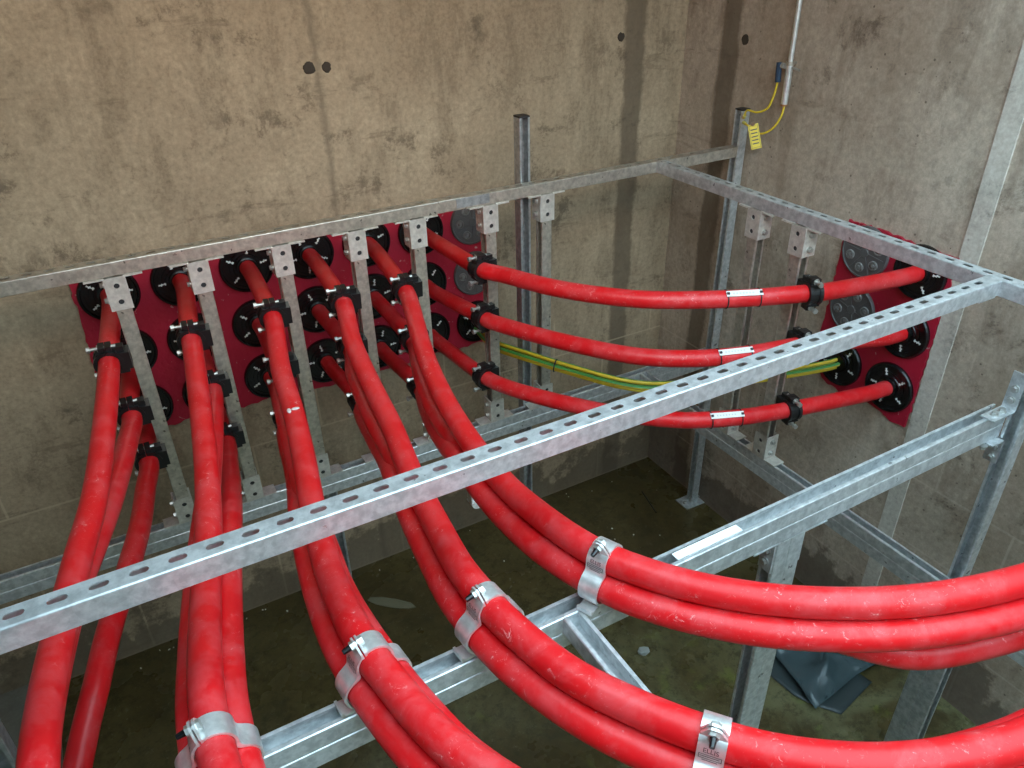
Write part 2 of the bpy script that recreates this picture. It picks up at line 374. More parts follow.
# ---------------------------------------------------------------- slotted channel
def strut_mesh(m, L, M, slots=True, pitch=.0558, phase=.0, single=True):
    """C channel along local X from 0 to L, web at z=0, open towards +Z, centred on y=0"""
    S = .0455; h = S/2
    side = [(-h+.0035, 0), (-h+.0018, .0005), (-h+.0005, .0018), (-h, .0035), (-h, S-.002), (-h+.002, S), (-h+.0095, S), (-h+.0095, S-.008), (-h+.0072, S-.008), (-h+.0072, S-.0026), (-h+.0026, S-.0026), (-h+.0026, .0035), (-h+.0035, .0026)]
    m.M = M; m.prism(side, 0, L); m.prism([(-y, z) for y, z in side][::-1], 0, L)
    y0, y1 = -h+.0035, h-.0035
    if not slots: m.box(0, L, y0, y1, 0, .0026); return
    x = 0; c = phase % pitch
    if c-pitch/2 > .001: m.box(0, c-pitch/2, y0, y1, 0, .0026); x = c-pitch/2
    elif c-pitch/2 < -.001: c += pitch; m.box(0, c-pitch/2, y0, y1, 0, .0026); x = c-pitch/2
    while x+pitch <= L:
        m.cell(x, x+pitch, y0, y1, 0, .0026, x+pitch/2, 0, .0075, .0068); x += pitch
    if L-x > 1e-4: m.box(x, L, y0, y1, 0, .0026)
S = .0455
X, Y, Z = Vector((1, 0, 0)), Vector((0, 1, 0)), Vector((0, 0, 1))
def rail(name, p0, axis, open_dir, L, label, mat=M_galv, slots=True, phase=0, cat='channel', parent=None, double=False):
    """p0 = middle of the web at the start; open_dir = where the open side faces"""
    a = Vector(axis); o = Vector(open_dir); b = o.cross(a)
    m = MB(); strut_mesh(m, L, frame(p0, a, b, o), slots, phase=phase)
    if double: strut_mesh(m, L, frame(p0, a, -b, -o), slots, phase=phase)
    tags = {} if parent else dict(label=label, category=cat, group='galvanised channel frame')
    return m.build(name, mat, parent, **tags)
ZT = 1.994; ZL = .99; YF = 1.0; YR = 2.447; XC = 2.062
ycen = YR+S/2
rb1 = rail('top_rail', (-1.7, ycen, ZT), X, -Z, 1.165+1.7, 'galvanised top rail along the back, left length with pinkish sheen', M_zinc, phase=.02)
rb2 = rail('top_rail', (1.170, ycen, ZT-.002), X, -Z, 2.487-1.170, 'galvanised top rail along the back, right length ending at the corner post', M_zinc, phase=.01)
m = MB(); m.box(1.13, 1.265, YR-.0012, YR+.002, ZT-.038, ZT-.004); m.build('splice_plate', M_post, rb2, label='mottled stained splice')
rail('top_rail', (XC, YR, ZT), -Y, -Z, YR-.25, 'galvanised slotted top rail along the right wall', M_galv, phase=YR-1.558)
rf = rail('top_rail', (-1.7, YF+S/2, ZT), X, -Z, XC-S/2+1.7, 'bright slotted top rail crossing the foreground from left edge to right rail', M_galv, phase=-.26+1.7)
m = MB(); m.box(XC-S/2-.07, XC-S/2, YF+.004, YF+.037, ZT-S-.006, ZT-S); m.build('joint_plate', M_galv, rf)
rl = rail('lower_rail', (-1.7, ycen, ZL-S), X, Z, 2.487+1.7, 'double lower rail along the back wall below the hangers', M_galv, double=True)
rail('lower_rail', (XC, YR, ZL-S), -Y, Z, YR-.25, 'double lower rail along the right wall below the hangers', M_galv, double=True)
ZFL = 1.62; YFL = .90
fl = rail('cable_rail', (-1.3, YFL+S/2, ZFL-S), X, Z, 2.098+1.3, 'double open channel carrying the silver cable clamps in the foreground', M_galv, double=True, phase=.02)
rail('stub_rail', (.622, YFL, ZFL-S), -Y, Z, .62, 'short open channel branching forward under the front cable bundle', M_galv, slots=False)
# white paper strip lying in the open channel
m = MB(); m.M = frame((1.00, YFL+.0205, ZFL+.001), X, Y, Z); m.box(-.095, .095, -.011, .011, 0, .0015)
m.build('label_strip', M_white, fl, label='white paper strip stuck on the channel')

# ---------------------------------------------------------------- hangers with U brackets
def bracket_meshes():
    g = .003; h = S/2
    m = MB()   # hanger axis local Z, slot side -X, bracket hangs down from z=0 to -.09
    for sy in (-1, 1):   # legs on the +-Y sides, two holes each
        m.M = frame((0, sy*(h+g), 0), (0, 0, -1), (1, 0, 0), (0, sy, 0))
        for k in (0, 1): m.cell(.003+.052*k, .003+.052*(k+1), -h-.009, h+.006, 0, .005, .029+.052*k, -.001, 0, .0085, 12)
    m.M = Matrix.Identity(4)
    m.box(-h-g-.009, -h-g-.004, -h-g-.005, h+g+.005, -.107, -.003)
    m.box(-h-g-.060, -h-g-.004, -h-g-.002, h+g+.002, -.006, -.0005)    # wing under the rail
    m.box(h+.001, h+.055, -h-g-.002, h+g+.002, -.006, -.0005)
    m.box(h+.001, h+.006, -h-g-.005, h+g+.005, -.022, -.003)
    br = m.mesh('bracket', M_brk)
    hm = MB(); hm.cyl((0, -h-g-.0015, 0), (0, -h-g-.0022, 0), .0083, 12); hole = hm.mesh('hole_shade', M_slotdark)  # dark disc put in each bracket hole to paint its shade
    m = MB()
    m.cyl((-h-g-.009, 0, 0), (-h-g-.012, 0, 0), .0115, 14); m.cyl((-h-g-.012, 0, 0), (-h-g-.020, 0, 0), .0085, 6, smooth=False)
    bo = m.mesh('bolt', M_bolt); return br, bo, hole
BR = bracket_meshes()
def hanger_mesh():
    m = MB(); strut_mesh(m, ZT-S-ZL-.004, frame((S/2, 0, ZL+.002), Z, -Y, -X), False); return m.mesh('channel', M_zinc)
HM = hanger_mesh()
def hanger(x, y, rot, label):
    e = empty('hanger', Matrix.Translation((x, y, 0)) @ Matrix.Rotation(rot, 4, 'Z'), label=label, category='hanger', group='vertical cable hangers')
    inst('channel', HM, e)
    b = inst('top_bracket', BR[0], e, Matrix.Translation((0, 0, ZT-S)))
    for z in (-.029, -.081):
        inst('bolt', BR[1], b, Matrix.Translation((0, 0, z)))
        for q in (0, math.pi): inst('hole_shade', BR[2], b, Matrix.Translation((-.001 if q == 0 else -.001, 0, z)) @ Matrix.Rotation(q, 4, 'Z'), label='dark disc shading the hole')
    b = inst('base_bracket', BR[0], e, Matrix.Translation((0, 0, ZL)) @ Matrix.Rotation(math.pi, 4, 'X'))
    for z in (-.029, -.081):
        inst('bolt', BR[1], b, Matrix.Translation((0, 0, z)))
        for q in (0, math.pi): inst('hole_shade', BR[2], b, Matrix.Translation((-.001, 0, z)) @ Matrix.Rotation(q, 4, 'Z'), label='dark disc shading the hole')
HX = [-.012, .229, .491, .749, .975, 1.267, 1.514]
for k, x in enumerate(HX):
    hanger(x, ycen, 0, f'galvanised vertical hanger channel, {ordn[k]} from the left under the back top rail')
hanger(XC, 1.885, math.pi/2, 'galvanised vertical hanger under the right top rail, bare, nearer the corner')
HBY = 1.680
hanger(XC, HBY, math.pi/2, 'galvanised vertical hanger under the right top rail holding three black cleats')

# ---------------------------------------------------------------- posts
def post(x, y, slot, z0, z1, label, mat=M_post, double=False, cap=False, plate=False):
    """x, y = centre of a single post, or of the shared web of a double one; slot = facing of the open side"""
    e = empty('strut_post', Matrix.Translation((x, y, 0)), label=label, category='post', group='upright channel posts')
    s = Vector(slot); m = MB(); off = Vector((0, 0, 0)) if double else -s*(S/2)
    strut_mesh(m, z1-z0, frame(off+Z*z0, Z, s.cross(Z), s), False)
    if double: strut_mesh(m, z1-z0, frame(off+Z*z0, Z, -(s.cross(Z)), -s), False)
    m.build('channel', mat, e)
    if cap:
        m = MB(); m.box(-.022, .022, -.022, .022, z1, z1+.006); m.build('end_cap', M_slotdark, e)
    if plate:
        m = MB(); m.box(-.075, .075, -.05, .05, z0-.001, z0+.006); p = m.build('base_plate', mat, e)
        for sx in (-.055, .055):
            m = MB(); m.cyl((sx, 0, .006), (sx, 0, .02), .009, 6, smooth=False); m.build('bolt', M_bolt, p)
    return e
post(1.443, 2.512, -Y, .42, 2.228, 'upright post rising above the back rail near its middle', cap=True)
post(2.505, 2.468, -X, 0, 2.14, 'upright corner post against the right wall where the back rail ends', M_galv, cap=True, plate=True)
post(.52, 2.512, -Y, 0, .90, 'short upright post under the back lower rail')
rp = post(2.122, .876, -X, 0, 2.5, 'upright post at the right edge where the clamp rail ends', M_galv)
mp = post(1.265, YFL+S/2, -X, 0, ZFL-2*S, 'double upright post under the middle of the clamp rail', M_galv, double=True, plate=True)
p3 = post(1.842, .738, -Y, 0, 1.14, 'double upright post standing between the lower right cable bundles', double=True, plate=True)
post(-.484, 1.39, -Y, 0, ZT-S, 'dark upright post at the bottom left corner behind the leftmost cable', plate=True)
# angle brackets joining rails and posts
def angle(parent, M, la=.09, lb=.09):
    m = MB(); m.box(0, la, -.02, .02, 0, .005); m.box(0, .005, -.02, .02, 0, lb); a = m.build('angle_bracket', M_galv, parent); a.matrix_basis = M
    for k in (.035, .07):
        for q, on in (((k, 0, .005), Vector((0, 0, 1))), ((.005, 0, k), Vector((1, 0, 0)))):
            m = MB(); q = Vector(q); m.cyl(q, q+on*.003, .0115, 14); m.cyl(q+on*.003, q+on*.011, .0085, 6, smooth=False); m.build('bolt', M_bolt, a)
rel = lambda e, M: e.matrix_basis.inverted() @ M
angle(rp, rel(rp, frame((2.1005, YFL+S/2-.022, ZFL+.001), -X, -Y, Z)), .10, .12)
angle(rp, rel(rp, frame((2.1005, YFL+S/2-.022, ZFL-2*S-.001), -X, Y, -Z)), .06, .085)
angle(mp, rel(mp, frame((1.265-S-.001, YFL+S/2, ZFL-2*S-.001), -X, Y, -Z)), .07, .10)
angle(mp, rel(mp, frame((1.265+S+.001, YFL+S/2, ZFL-2*S-.001), X, -Y, -Z)), .07, .10)
m = MB(); m.box(1.265-.125, 1.265+.125, YFL-.001, YFL+.004, ZFL-2*S-.004, ZFL-2*S); m.build('flange_plate', M_galv, fl)
angle(p3, rel(p3, frame((1.842, .738+S+.001, .95), Y, -X, -Z)), .05, .10)

# ---------------------------------------------------------------- red cables
CR = .0305
A = {1: [(-.106, 2.311, 1.701), (-.147, 2.052, 1.669), (-.197, 1.764, 1.650), (-.244, 1.552, 1.652), (-.277, 1.361, 1.666), (-.302, 1.168, 1.691), (-.314, .992, 1.712), (-.316, .8, 1.715), (-.29, .5, 1.70)],
     2: [(.124, 2.217, 1.689), (.089, 1.93, 1.658), (.051, 1.662, 1.649), (.014, 1.447, 1.658), (-.021, 1.258, 1.678), (-.049, 1.083, 1.702), (-.063, .962, 1.716), (-.066, .879, 1.717), (-.055, .70, 1.717), (-.01, .5, 1.70)],
     3: [(.356, 2.116, 1.676), (.331, 1.905, 1.656), (.296, 1.686, 1.648), (.251, 1.443, 1.658), (.222, 1.243, 1.680), (.208, 1.066, 1.704), (.210, .930, 1.717), (.222, .856, 1.717), (.236, .777, 1.717), (.257, .698, 1.717), (.283, .64, 1.717), (.36, .51, 1.717), (.50, .38, 1.717), (.75, .25, 1.71)],
     4: [(.605, 2.178, 1.684), (.575, 1.946, 1.659), (.547, 1.699, 1.648), (.501, 1.434, 1.659), (.470, 1.220, 1.683), (.447, 1.041, 1.707), (.447, .929, 1.717), (.463, .831, 1.717), (.495, .716, 1.717), (.553, .606, 1.717), (.612, .52, 1.717), (.685, .437, 1.717), (.801, .35, 1.717), (.926, .291, 1.717), (1.041, .258, 1.717), (1.4, .22, 1.715), (1.9, .2, 1.71), (2.553, .2, 1.70)],
     5: [(.827, 2.219, 1.689), (.777, 1.977, 1.662), (.726, 1.710, 1.648), (.692, 1.463, 1.656), (.675, 1.258, 1.677), (.677, 1.116, 1.697), (.690, .995, 1.712), (.711, .920, 1.717), (.759, .836, 1.717), (.82, .757, 1.717), (.914, .668, 1.717), (1.045, .579, 1.717), (1.182, .513, 1.717), (1.372, .456, 1.717), (1.7, .41, 1.715), (2.1, .39, 1.71), (2.553, .385, 1.70)]}
CL = {1: [(-.093, 1.708), (-.083, 1.509), (-.077, 1.327)], 2: [(.150, 1.719), (.170, 1.530), (.172, 1.321)], 3: [(.409, 1.732), (.400, 1.535), (.385, 1.325)],
      4: [(.651, 1.725), (.652, 1.545), (.662, 1.312)], 5: [(.882, 1.716), (.888, 1.515), (.900, 1.304)]}
YC = 2.385
SIDE = {1: (.62, 1), 2: (1, -1), 3: (-1, 1), 4: (-1, 1), 5: (-1, 1)}   # which side cables b and c take in the bundle (+1 = left seen from above facing the camera)
def smooth(t): t = max(0, min(1, t)); return t*t*(3-2*t)
paths = {}
for g in range(1, 6):
    d0 = (DX[g-1], YB-.014, DZ[0]); d1 = (DX[g-1], YB-.10, DZ[0])
    ctrl = [d0, d1, (CL[g][0][0], YC+.03, CL[g][0][1]+.004), (CL[g][0][0]-.006, YC-.03, CL[g][0][1]-.004)]+[q for q in A[g] if q[1] < 2.2]
    pa = catmull(ctrl); paths[g, 0] = pa
    for bi in (1, 2):
        cx, cz = CL[g][bi]; sgn = SIDE[g][bi-1]
        row = DZ[bi]; ctrl = [(DX[g-1], YB-.014, row), (DX[g-1], YB-.10, row), (cx, YC+.03, cz+.004), (cx-.002, YC-.03, cz-.004)]
        if g == 1 and bi == 2:
            ctrl += [(-.104, 2.235, 1.325), (-.142, 2.023, 1.340), (-.202, 1.81, 1.345), (-.263, 1.632, 1.335), (-.303, 1.507, 1.315), (-.345, 1.418, 1.275), (-.42, 1.25, 1.18), (-.47, 1.1, 1.08)]
            paths[g, bi] = catmull(ctrl); continue
        off = []
        for i in range(4, len(pa)-1, 4):
            p = pa[i]; t = (pa[i+1]-pa[i-1]).normalized()
            if p.y > 2.22: continue
            s = t.cross(Z).normalized(); u = s.cross(t)
            w = max(0, min(1, (2.40-p.y)/(2.40-1.50)))**.9 if g >= 3 else smooth((2.40-p.y)/(2.40-1.38))
            lat = sgn
            if g >= 3 and bi == 1: lat = 1.15-(2.15 if g == 5 else 1.65)*smooth((1.95-p.y)/.75)-(0 if g == 5 else .5)*smooth((1.16-p.y)/.2)
            if g >= 3 and bi == 2: lat = 1+.25*smooth((p.y-1.45)/.6)
            q = p-u*(CR*1.74)+s*(CR*1.006*lat)
            if g == 5 and bi == 1 and p.y < .9:
                k = smooth((p.x-.84)/.38); q += s*(CR*1.55*k); q.z -= .088*k
            free = Vector((cx+(p.x-CL[g][0][0])*.9, p.y, cz-.02*(2.4-p.y)))
            off.append(q*w+free*(1-w))
        paths[g, bi] = catmull(ctrl+off[::2]+[off[-1]])
C6 = [[(1.228, 2.312, 1.728), (1.341, 2.078, 1.729), (1.52, 1.865, 1.73), (1.69, 1.747, 1.732), (1.87, 1.657, 1.733), (2.02, 1.597, 1.734), (2.09, 1.575, 1.732), (2.45, 1.530, 1.722)],
      [(1.229, 2.286, 1.525), (1.338, 2.069, 1.528), (1.509, 1.824, 1.53), (1.673, 1.700, 1.533), (1.84, 1.632, 1.535), (2.02, 1.590, 1.536), (2.09, 1.575, 1.533), (2.45, 1.530, 1.48)],
      [(1.228, 2.256, 1.265), (1.341, 2.067, 1.265), (1.486, 1.88, 1.266), (1.649, 1.734, 1.266), (1.813, 1.648, 1.267), (2.02, 1.585, 1.266), (2.09, 1.570, 1.265), (2.45, 1.528, 1.24)]]
C6C = [(1.188, 1.731), (1.191, 1.526), (1.183, 1.265)]
for bi in range(3):
    cx, cz = C6C[bi]
    paths[6, bi] = catmull([(DX[5], YB-.014, DZ[bi]), (DX[5], YB-.1, DZ[bi]), (cx-.004, YC+.03, cz), (cx+.006, YC-.03, cz)]+C6[bi]+[(XR-.014, 1.528, DZ[bi])])
gname = {1: 'leftmost', 2: 'second', 3: 'third', 4: 'fourth', 5: 'fifth'}
for (g, bi), p in paths.items():
    m = MB(); m.tube(p, CR, 24)
    if g < 6: lab = f'thick red power cable from the {rown[bi]} duct of the {gname[g]} column'
    else: lab = f"thick red power cable sweeping from back wall to right wall, {['uppermost', 'middle', 'lowest'][bi]} of three"
    o = m.build('power_cable', M_red, label=lab, category='cable', group='red power cables')
    if (g, bi) == (3, 0):
        i = min(range(len(p)), key=lambda k: abs(p[k].y-1.86)); t = (p[i+1]-p[i-1]).normalized(); s = t.cross(Z).normalized(); u = s.cross(t)
        for dx, dy, a, b in ((0, -.006, .012, .007), (.004, .012, .006, .012)):
            m = MB(); m.M = frame(p[i]+u*(CR-.0008)+s*dy+t*dx, t*b, s*a, u); m.lathe([(1, 0), (.9, .0018), (.5, .0024)], 12, True)
            m.build('paint_splash', M_splash, o, label='white paint splash')

# ---------------------------------------------------------------- black two-bolt cleats
def cleat_meshes():
    def half(sgn, y0, y1):   # ring half about local X axis; sgn = +1 outer side
        m = MB(); n = 12; ri, ro = CR+.0005, CR+.0075
        for x0, x1, ro_ in ((-.024, -.011, ro+.0035), (-.011, .011, ro), (.011, .024, ro+.0035)):
            pin = [(sgn*ri*math.sin(math.pi*i/n)+sgn*.001, ri*math.cos(math.pi*i/n)) for i in range(n+1)]
            pout = [(sgn*ro_*math.sin(math.pi*i/n)+sgn*.001, ro_*math.cos(math.pi*i/n)) for i in range(n+1)]
            vs = [(x, *q) for x in (x0, x1) for q in pin+pout]; k = 2*(n+1); fs = []
            for i in range(n):
                fs += [(i, i+1, n+2+i, n+1+i), (k+i, k+n+1+i, k+n+2+i, k+i+1), (n+1+i, n+2+i, k+n+2+i, k+n+1+i), (i, k+i, k+i+1, i+1)]
            fs += [(0, n+1, k+n+1, k), (n, k+n, k+2*n+1, 2*n+1)]
            m.add(vs, fs)
        for s in (-1, 1):
            a, b = sorted((s*(CR-.001), s*(CR+.026))); c, d = sorted((sgn*.001, sgn*.018)); m.box(-.017, .017, c, d, a, b)
            c, d = sorted((sgn*.001, sgn*.028)); a, b = sorted((s*(CR-.004), s*(CR+.008)));
            m.box(-.022, .022, c, d, a, b)
        if sgn < 0: m.box(-.022, .022, -.062, -.030, -.03, .03); m.box(-.012, .012, -.05, -.015, -.048, .048)
        return m
    outer = half(1, 0, 0).mesh('outer_half', M_cleat); inner = half(-1, 0, 0).mesh('base_half', M_cleat)
    m = MB(); m.cyl((0, -.03, 0), (0, .040, 0), .0055, 10); m.cyl((0, .018, 0), (0, .021, 0), .011, 14); m.cyl((0, .040, 0), (0, .050, 0), .0095, 6, smooth=False)
    return outer, inner, m.mesh('bolt', M_bolt)
CM = cleat_meshes()
def cleat(p, t, nrm, label):
    t = Vector(t).normalized(); n = Vector(nrm); n = (n-t*n.dot(t)).normalized(); zz = t.cross(n)
    if zz.z < 0: t = -t; zz = -zz
    e = empty('cable_cleat', frame(p, t, n, zz), label=label, category='cable cleat', group='black cable cleats')
    inst('outer_half', CM[0], e); inst('base_half', CM[1], e)
    for s in (-1, 1): inst('bolt', CM[2], e, Matrix.Translation((0, 0, s*(CR+.017))), label='silver bolt')
def at_y(p, y):
    i = min(range(1, len(p)-1), key=lambda k: abs(p[k].y-y)); return p[i], p[i+1]-p[i-1]
for g in range(1, 7):
    for bi in range(3):
        q, t = at_y(paths[g, bi], YC)
        cleat(q, t, (-1, 0, 0), f'black cable cleat, {["upper", "middle", "lower"][bi]} on the {ordn[g-1]} hanger of the back rail')
for bi in range(3):
    p = paths[6, bi]; i = min(range(1, len(p)-1), key=lambda k: abs(p[k].x-(XC-.012)))
    cleat(p[i], p[i+1]-p[i-1], (0, -1, 0), f'black cable cleat, {["upper", "middle", "lower"][bi]} on the right wall hanger')

# ---------------------------------------------------------------- aluminium trefoil clamps
TR = 2*CR/math.sqrt(3)
def clamp_outline(extra, n=240):
    """closed outline about the bundle centre in (y, z), y to the left of travel; radius CR+extra round each cable, waists eased"""
    cs = [(0, TR), (-CR, -TR/2), (CR, -TR/2)]; rr = CR+extra; rho = []
    for i in range(n):
        th = 2*math.pi*i/n; d = (math.cos(th), math.sin(th)); best = 0
        for c in cs:
            b = d[0]*c[0]+d[1]*c[1]; disc = b*b-(c[0]**2+c[1]**2-rr*rr)
            if disc >= 0: best = max(best, b+math.sqrt(disc))
        rho.append(best)
    lim = [min(rho[j % n]+.0 for j in range(i-1, i+2)) for i in range(n)]
    out = []
    for i in range(n):
        w = [(math.exp(-(k/9)**2)) for k in range(-20, 21)]
        sm = sum(rho[(i+k) % n]*w[k+20] for k in range(-20, 21))/sum(w)
        out.append(max(rho[i], sm))
    return [(out[i]*math.cos(2*math.pi*i/n), out[i]*math.sin(2*math.pi*i/n)) for i in range(n)]
def clamp_meshes():
    n = 240; inn = clamp_outline(.0012); outl = clamp_outline(.0056); W = .022
    def band(i0, i1):
        m = MB(); idx = [i % n for i in range(i0, i1+1)]; k = len(idx)
        vs = [(x, *o[i]) for x, o in ((-W, inn), (-W, outl), (W, outl), (W, inn)) for i in idx]; fs = []
        for i in range(k-1):
            for a in range(4):
                b = (a+1) % 4; fs.append((a*k+i, a*k+i+1, b*k+i+1, b*k+i))
        fs += [(0, k, 2*k, 3*k), (k-1, 4*k-1, 3*k-1, 2*k-1)]
        m.add(vs, fs, False); return m
    it = 50   # ears lie a little to the left of the top lobe
    ear = outl[it]
    left = band(-60, it-3); right = band(it+3, 180)
    th = math.radians(78)
    er = (math.cos(th), math.sin(th)); tg = (er[1], -er[0])
    for m, s in ((left, 1), (right, -1)):
        base = (ear[0]*.97, ear[1]*.97)
        m.M = frame((0, base[0]+tg[0]*s*.0015, base[1]+tg[1]*s*.0015), X, Vector((0, *tg))*s, Vector((0, *er)))
        prof = [(-W, -.006), (W, -.006), (W*.95, .004), (W*.5, .022), (W*.25, .026), (-W*.25, .026), (-W*.5, .022), (-W*.95, .004)]
        q = len(prof); m.add([(x, 0, z) for x, z in prof]+[(x, .004, z) for x, z in prof], [tuple(range(q)), tuple(range(q, 2*q))[::-1]]+[(i, q+i, q+(i+1) % q, (i+1) % q) for i in range(q)])
        m.M = Matrix.Identity(4)
    zb = -TR/2-CR-.0055
    f = MB(); f.box(-W*.8, W*.8, -.040, .074, zb-.005, zb); f.box(-W*.8, W*.8, .071, .076, zb-.005, zb+.006)
    c = (base[0]+er[0]*.014, base[1]+er[1]*.014)
    b = MB(); pt = lambda d: (0, c[0]+tg[0]*d, c[1]+tg[1]*d)
    b.cyl(pt(-.008), pt(.012), .006, 10); b.cyl(pt(.0055), pt(.012), .0095, 6, smooth=False); b.cyl(pt(-.012), pt(-.0055), .0095, 6, smooth=False)
    tip = MB(); tip.cyl(pt(.012), pt(.027), .0062, 10, .0045)
    # printed legend wrapped on the left strap
    cu = bpy.data.curves.new('legend', 'FONT'); cu.body = 'ELLIS'; cu.size = .0115; cu.align_x = 'CENTER'
    to = bpy.data.objects.new('legend', cu); COL.objects.link(to); dg = bpy.context.evaluated_depsgraph_get()
    me = bpy.data.meshes.new_from_object(to.evaluated_get(dg)); bpy.data.objects.remove(to)
    o2 = clamp_outline(.0061)
    def wrap(u, v, i0=33):     # u along the cable, v down the strap (arc length)
        i = i0; d = 0; sgn = -1 if v >= 0 else 1; u = -u
        while True:
            a, bb = o2[i % n], o2[(i+sgn) % n]; L = math.hypot(bb[0]-a[0], bb[1]-a[1])
            if d+L >= abs(v): k = (abs(v)-d)/L; return (u, a[0]+(bb[0]-a[0])*k, a[1]+(bb[1]-a[1])*k)
            d += L; i += sgn
    t = MB(); t.add([wrap(v.co.x, -v.co.y) for v in me.vertices], [tuple(p.vertices) for p in me.polygons])
    for (u0, u1, v0, v1) in ((-.018, .018, .0035, .0045), (-.016, .014, .0075, .0087), (-.018, .018, .0120, .0130), (-.012, .012, .0155, .0167), (-.018, -.017, .0035, .013), (.017, .018, .0035, .013)):
        t.add([wrap(u0, v0), wrap(u1, v0), wrap(u1, v1), wrap(u0, v1)], [(0, 1, 2, 3)])
    return left.mesh('strap_half', M_alu), right.mesh('strap_half', M_alu), f.mesh('foot_plate', M_alu), b.mesh('bolt', M_bolt), tip.mesh('bolt_tip', M_black), t.mesh('printed_legend', M_ink)
KM = clamp_meshes()
def clamp(g, key, label):
    p = paths[g, 0]; i = min(range(1, len(p)-1), key=key(p)); t = (p[i+1]-p[i-1]).normalized()
    s = t.cross(Z).normalized(); u = s.cross(t)
    # local X along the cable, Y to the left, Z up
    e = empty('trefoil_clamp', frame(p[i]-u*TR, -t, s, u), label=label, category='cable clamp', group='silver trefoil cable clamps')
    inst('strap_half', KM[0], e); inst('strap_half', KM[1], e); inst('foot_plate', KM[2], e)
    b = inst('bolt', KM[3], e); inst('bolt_tip', KM[4], b, label='black bolt tip'); inst('printed_legend', KM[5], e, label='dark printed lettering')
ky = lambda y: (lambda p: (lambda k: abs(p[k].y-y)))
YK = YFL+S/2
clamp(2, ky(YK-.012), 'silver three-cable clamp at the bottom left on the second cable bundle')
clamp(3, ky(YK+.005), 'silver three-cable clamp on the third cable bundle from the left')
clamp(4, ky(YK-.005), 'silver three-cable clamp in the middle of the foreground channel')
clamp(5, ky(YK-.003), 'silver three-cable clamp farthest right on the foreground channel')
clamp(4, lambda p: (lambda k: abs(p[k].x-.620)+(p[k].y > .7)), 'silver three-cable clamp cut by the bottom edge of the picture')

# ---------------------------------------------------------------- white identification labels on the sweeping cables
def cable_label(p, x, label):
    i = min(range(2, len(p)-2), key=lambda k: abs(p[k].x-x)); t = (p[i+2]-p[i-2]).normalized()
    n = (Vector((-.55, -.35, .85))); n = (n-t*n.dot(t)).normalized(); b = n.cross(t)
    e = empty('cable_label', frame(p[i], t, b, n), label=label, category='label', group='white labels on the sweeping cables')
    m = MB(); m.box(-.062, .062, -.011, .011, CR+.001, CR+.0028); o = m.build('plate', M_white, e)
    m = MB()
    for k in range(7): m.box(-.04+k*.011, -.034+k*.011, -.003, .003, CR+.002, CR+.0031)
    m.build('printed_code', plain('faint_ink', (.62, .61, .60), .5), o)
    for sx in (-.056, .056):
        m = MB(); ring = [(sx, (CR+.0012)*math.sin(2*math.pi*q/28), (CR+.0012)*math.cos(2*math.pi*q/28)) for q in range(29)]
        m.tube(ring, .0022, 6); m.box(sx-.0045, sx+.0045, -.004, .004, CR+.0015, CR+.0065); m.build('cable_tie', M_slotdark, e)
for bi, x in enumerate((1.822, 1.775, 1.795)):
    cable_label(paths[6, bi], x, f"small white label tied to the {['uppermost', 'middle', 'lowest'][bi]} cable sweeping to the right wall")

# ---------------------------------------------------------------- green-yellow earth cables
EP = [(1.412, YB-.016, 1.215), (1.408, 2.86, 1.20), (1.375, 2.68, 1.232), (1.350, 2.55, 1.276), (1.398, 2.405, 1.288), (1.50, 2.27, 1.266), (1.71, 2.055, 1.226), (2.00, 1.955, 1.200), (2.36, 1.835, 1.208), (2.50, 1.780, 1.225), (XR-.016, 1.765, 1.235)]
EB = catmull(EP)
def earth(off, label):
    p = []; 
    for i, q in enumerate(EB):
        t = (EB[min(i+1, len(EB)-1)]-EB[max(0, i-1)]).normalized(); s = t.cross(Z).normalized(); u = s.cross(t)
        p.append(q+s*off[0]+u*off[1])
    e = empty('earth_cable', None, label=label, category='cable', group='green and yellow earth cables')
    r = .0085
    m = MB(); m.tube(p, r, 12); m.build('yellow_sheath', M_yel, e)
    vs = []; fs = []; m = MB()       # green stripe on top half, slightly proud
    for i, q in enumerate(p):
        t = (p[min(i+1, len(p)-1)]-p[max(0, i-1)]).normalized(); s = t.cross(Z).normalized(); u = s.cross(t)
        for k in range(6):
            a = off[2]+math.radians(-48+96*k/5); vs.append(q+s*(r+.0006)*math.sin(a)+u*(r+.0006)*math.cos(a))
    for i in range(len(p)-1):
        for k in range(5): fs.append((i*6+k, i*6+k+1, (i+1)*6+k+1, (i+1)*6+k))
    m.add(vs, fs, True); m.build('green_stripe', M_grn, e, label='green stripe')
    return e
earth((-.002, .017, -.5), 'green and yellow earth cable, topmost of the bundle behind the red cables')
earth((.012, .001, .5), 'green and yellow earth cable, far side of the bundle behind the red cables')
earth((-.010, .000, .3), 'green and yellow earth cable, near side of the bundle behind the red cables')
earth((.002, -.016, -1.2), 'green and yellow earth cable, lowest of the bundle behind the red cables')
for q, lab in ((1.465, 'black cable tie round the earth cable bundle near the back hangers'), (2.30, 'black cable tie round the earth cable bundle near the right wall duct')):
    i = min(range(len(EB)//4, len(EB)-2), key=lambda k: abs(EB[k].x-q)); t = (EB[i+1]-EB[i-1]).normalized(); s = t.cross(Z).normalized(); u = s.cross(t)
    m = MB(); m.tube([EB[i]+s*.022*math.cos(2*math.pi*k/24)+u*.028*math.sin(2*math.pi*k/24) for k in range(25)], .003, 6)
    m.M = frame(EB[i], t, s, u); m.box(-.004, .004, -.028, -.020, -.004, .006); m.build('cable_tie', M_slotdark, label=lab, category='cable tie')
i = min(range(len(EB)//4, len(EB)-2), key=lambda k: abs(EB[k].x-1.765)); t = (EB[i+1]-EB[i-1]).normalized(); s = t.cross(Z).normalized(); u = s.cross(t)
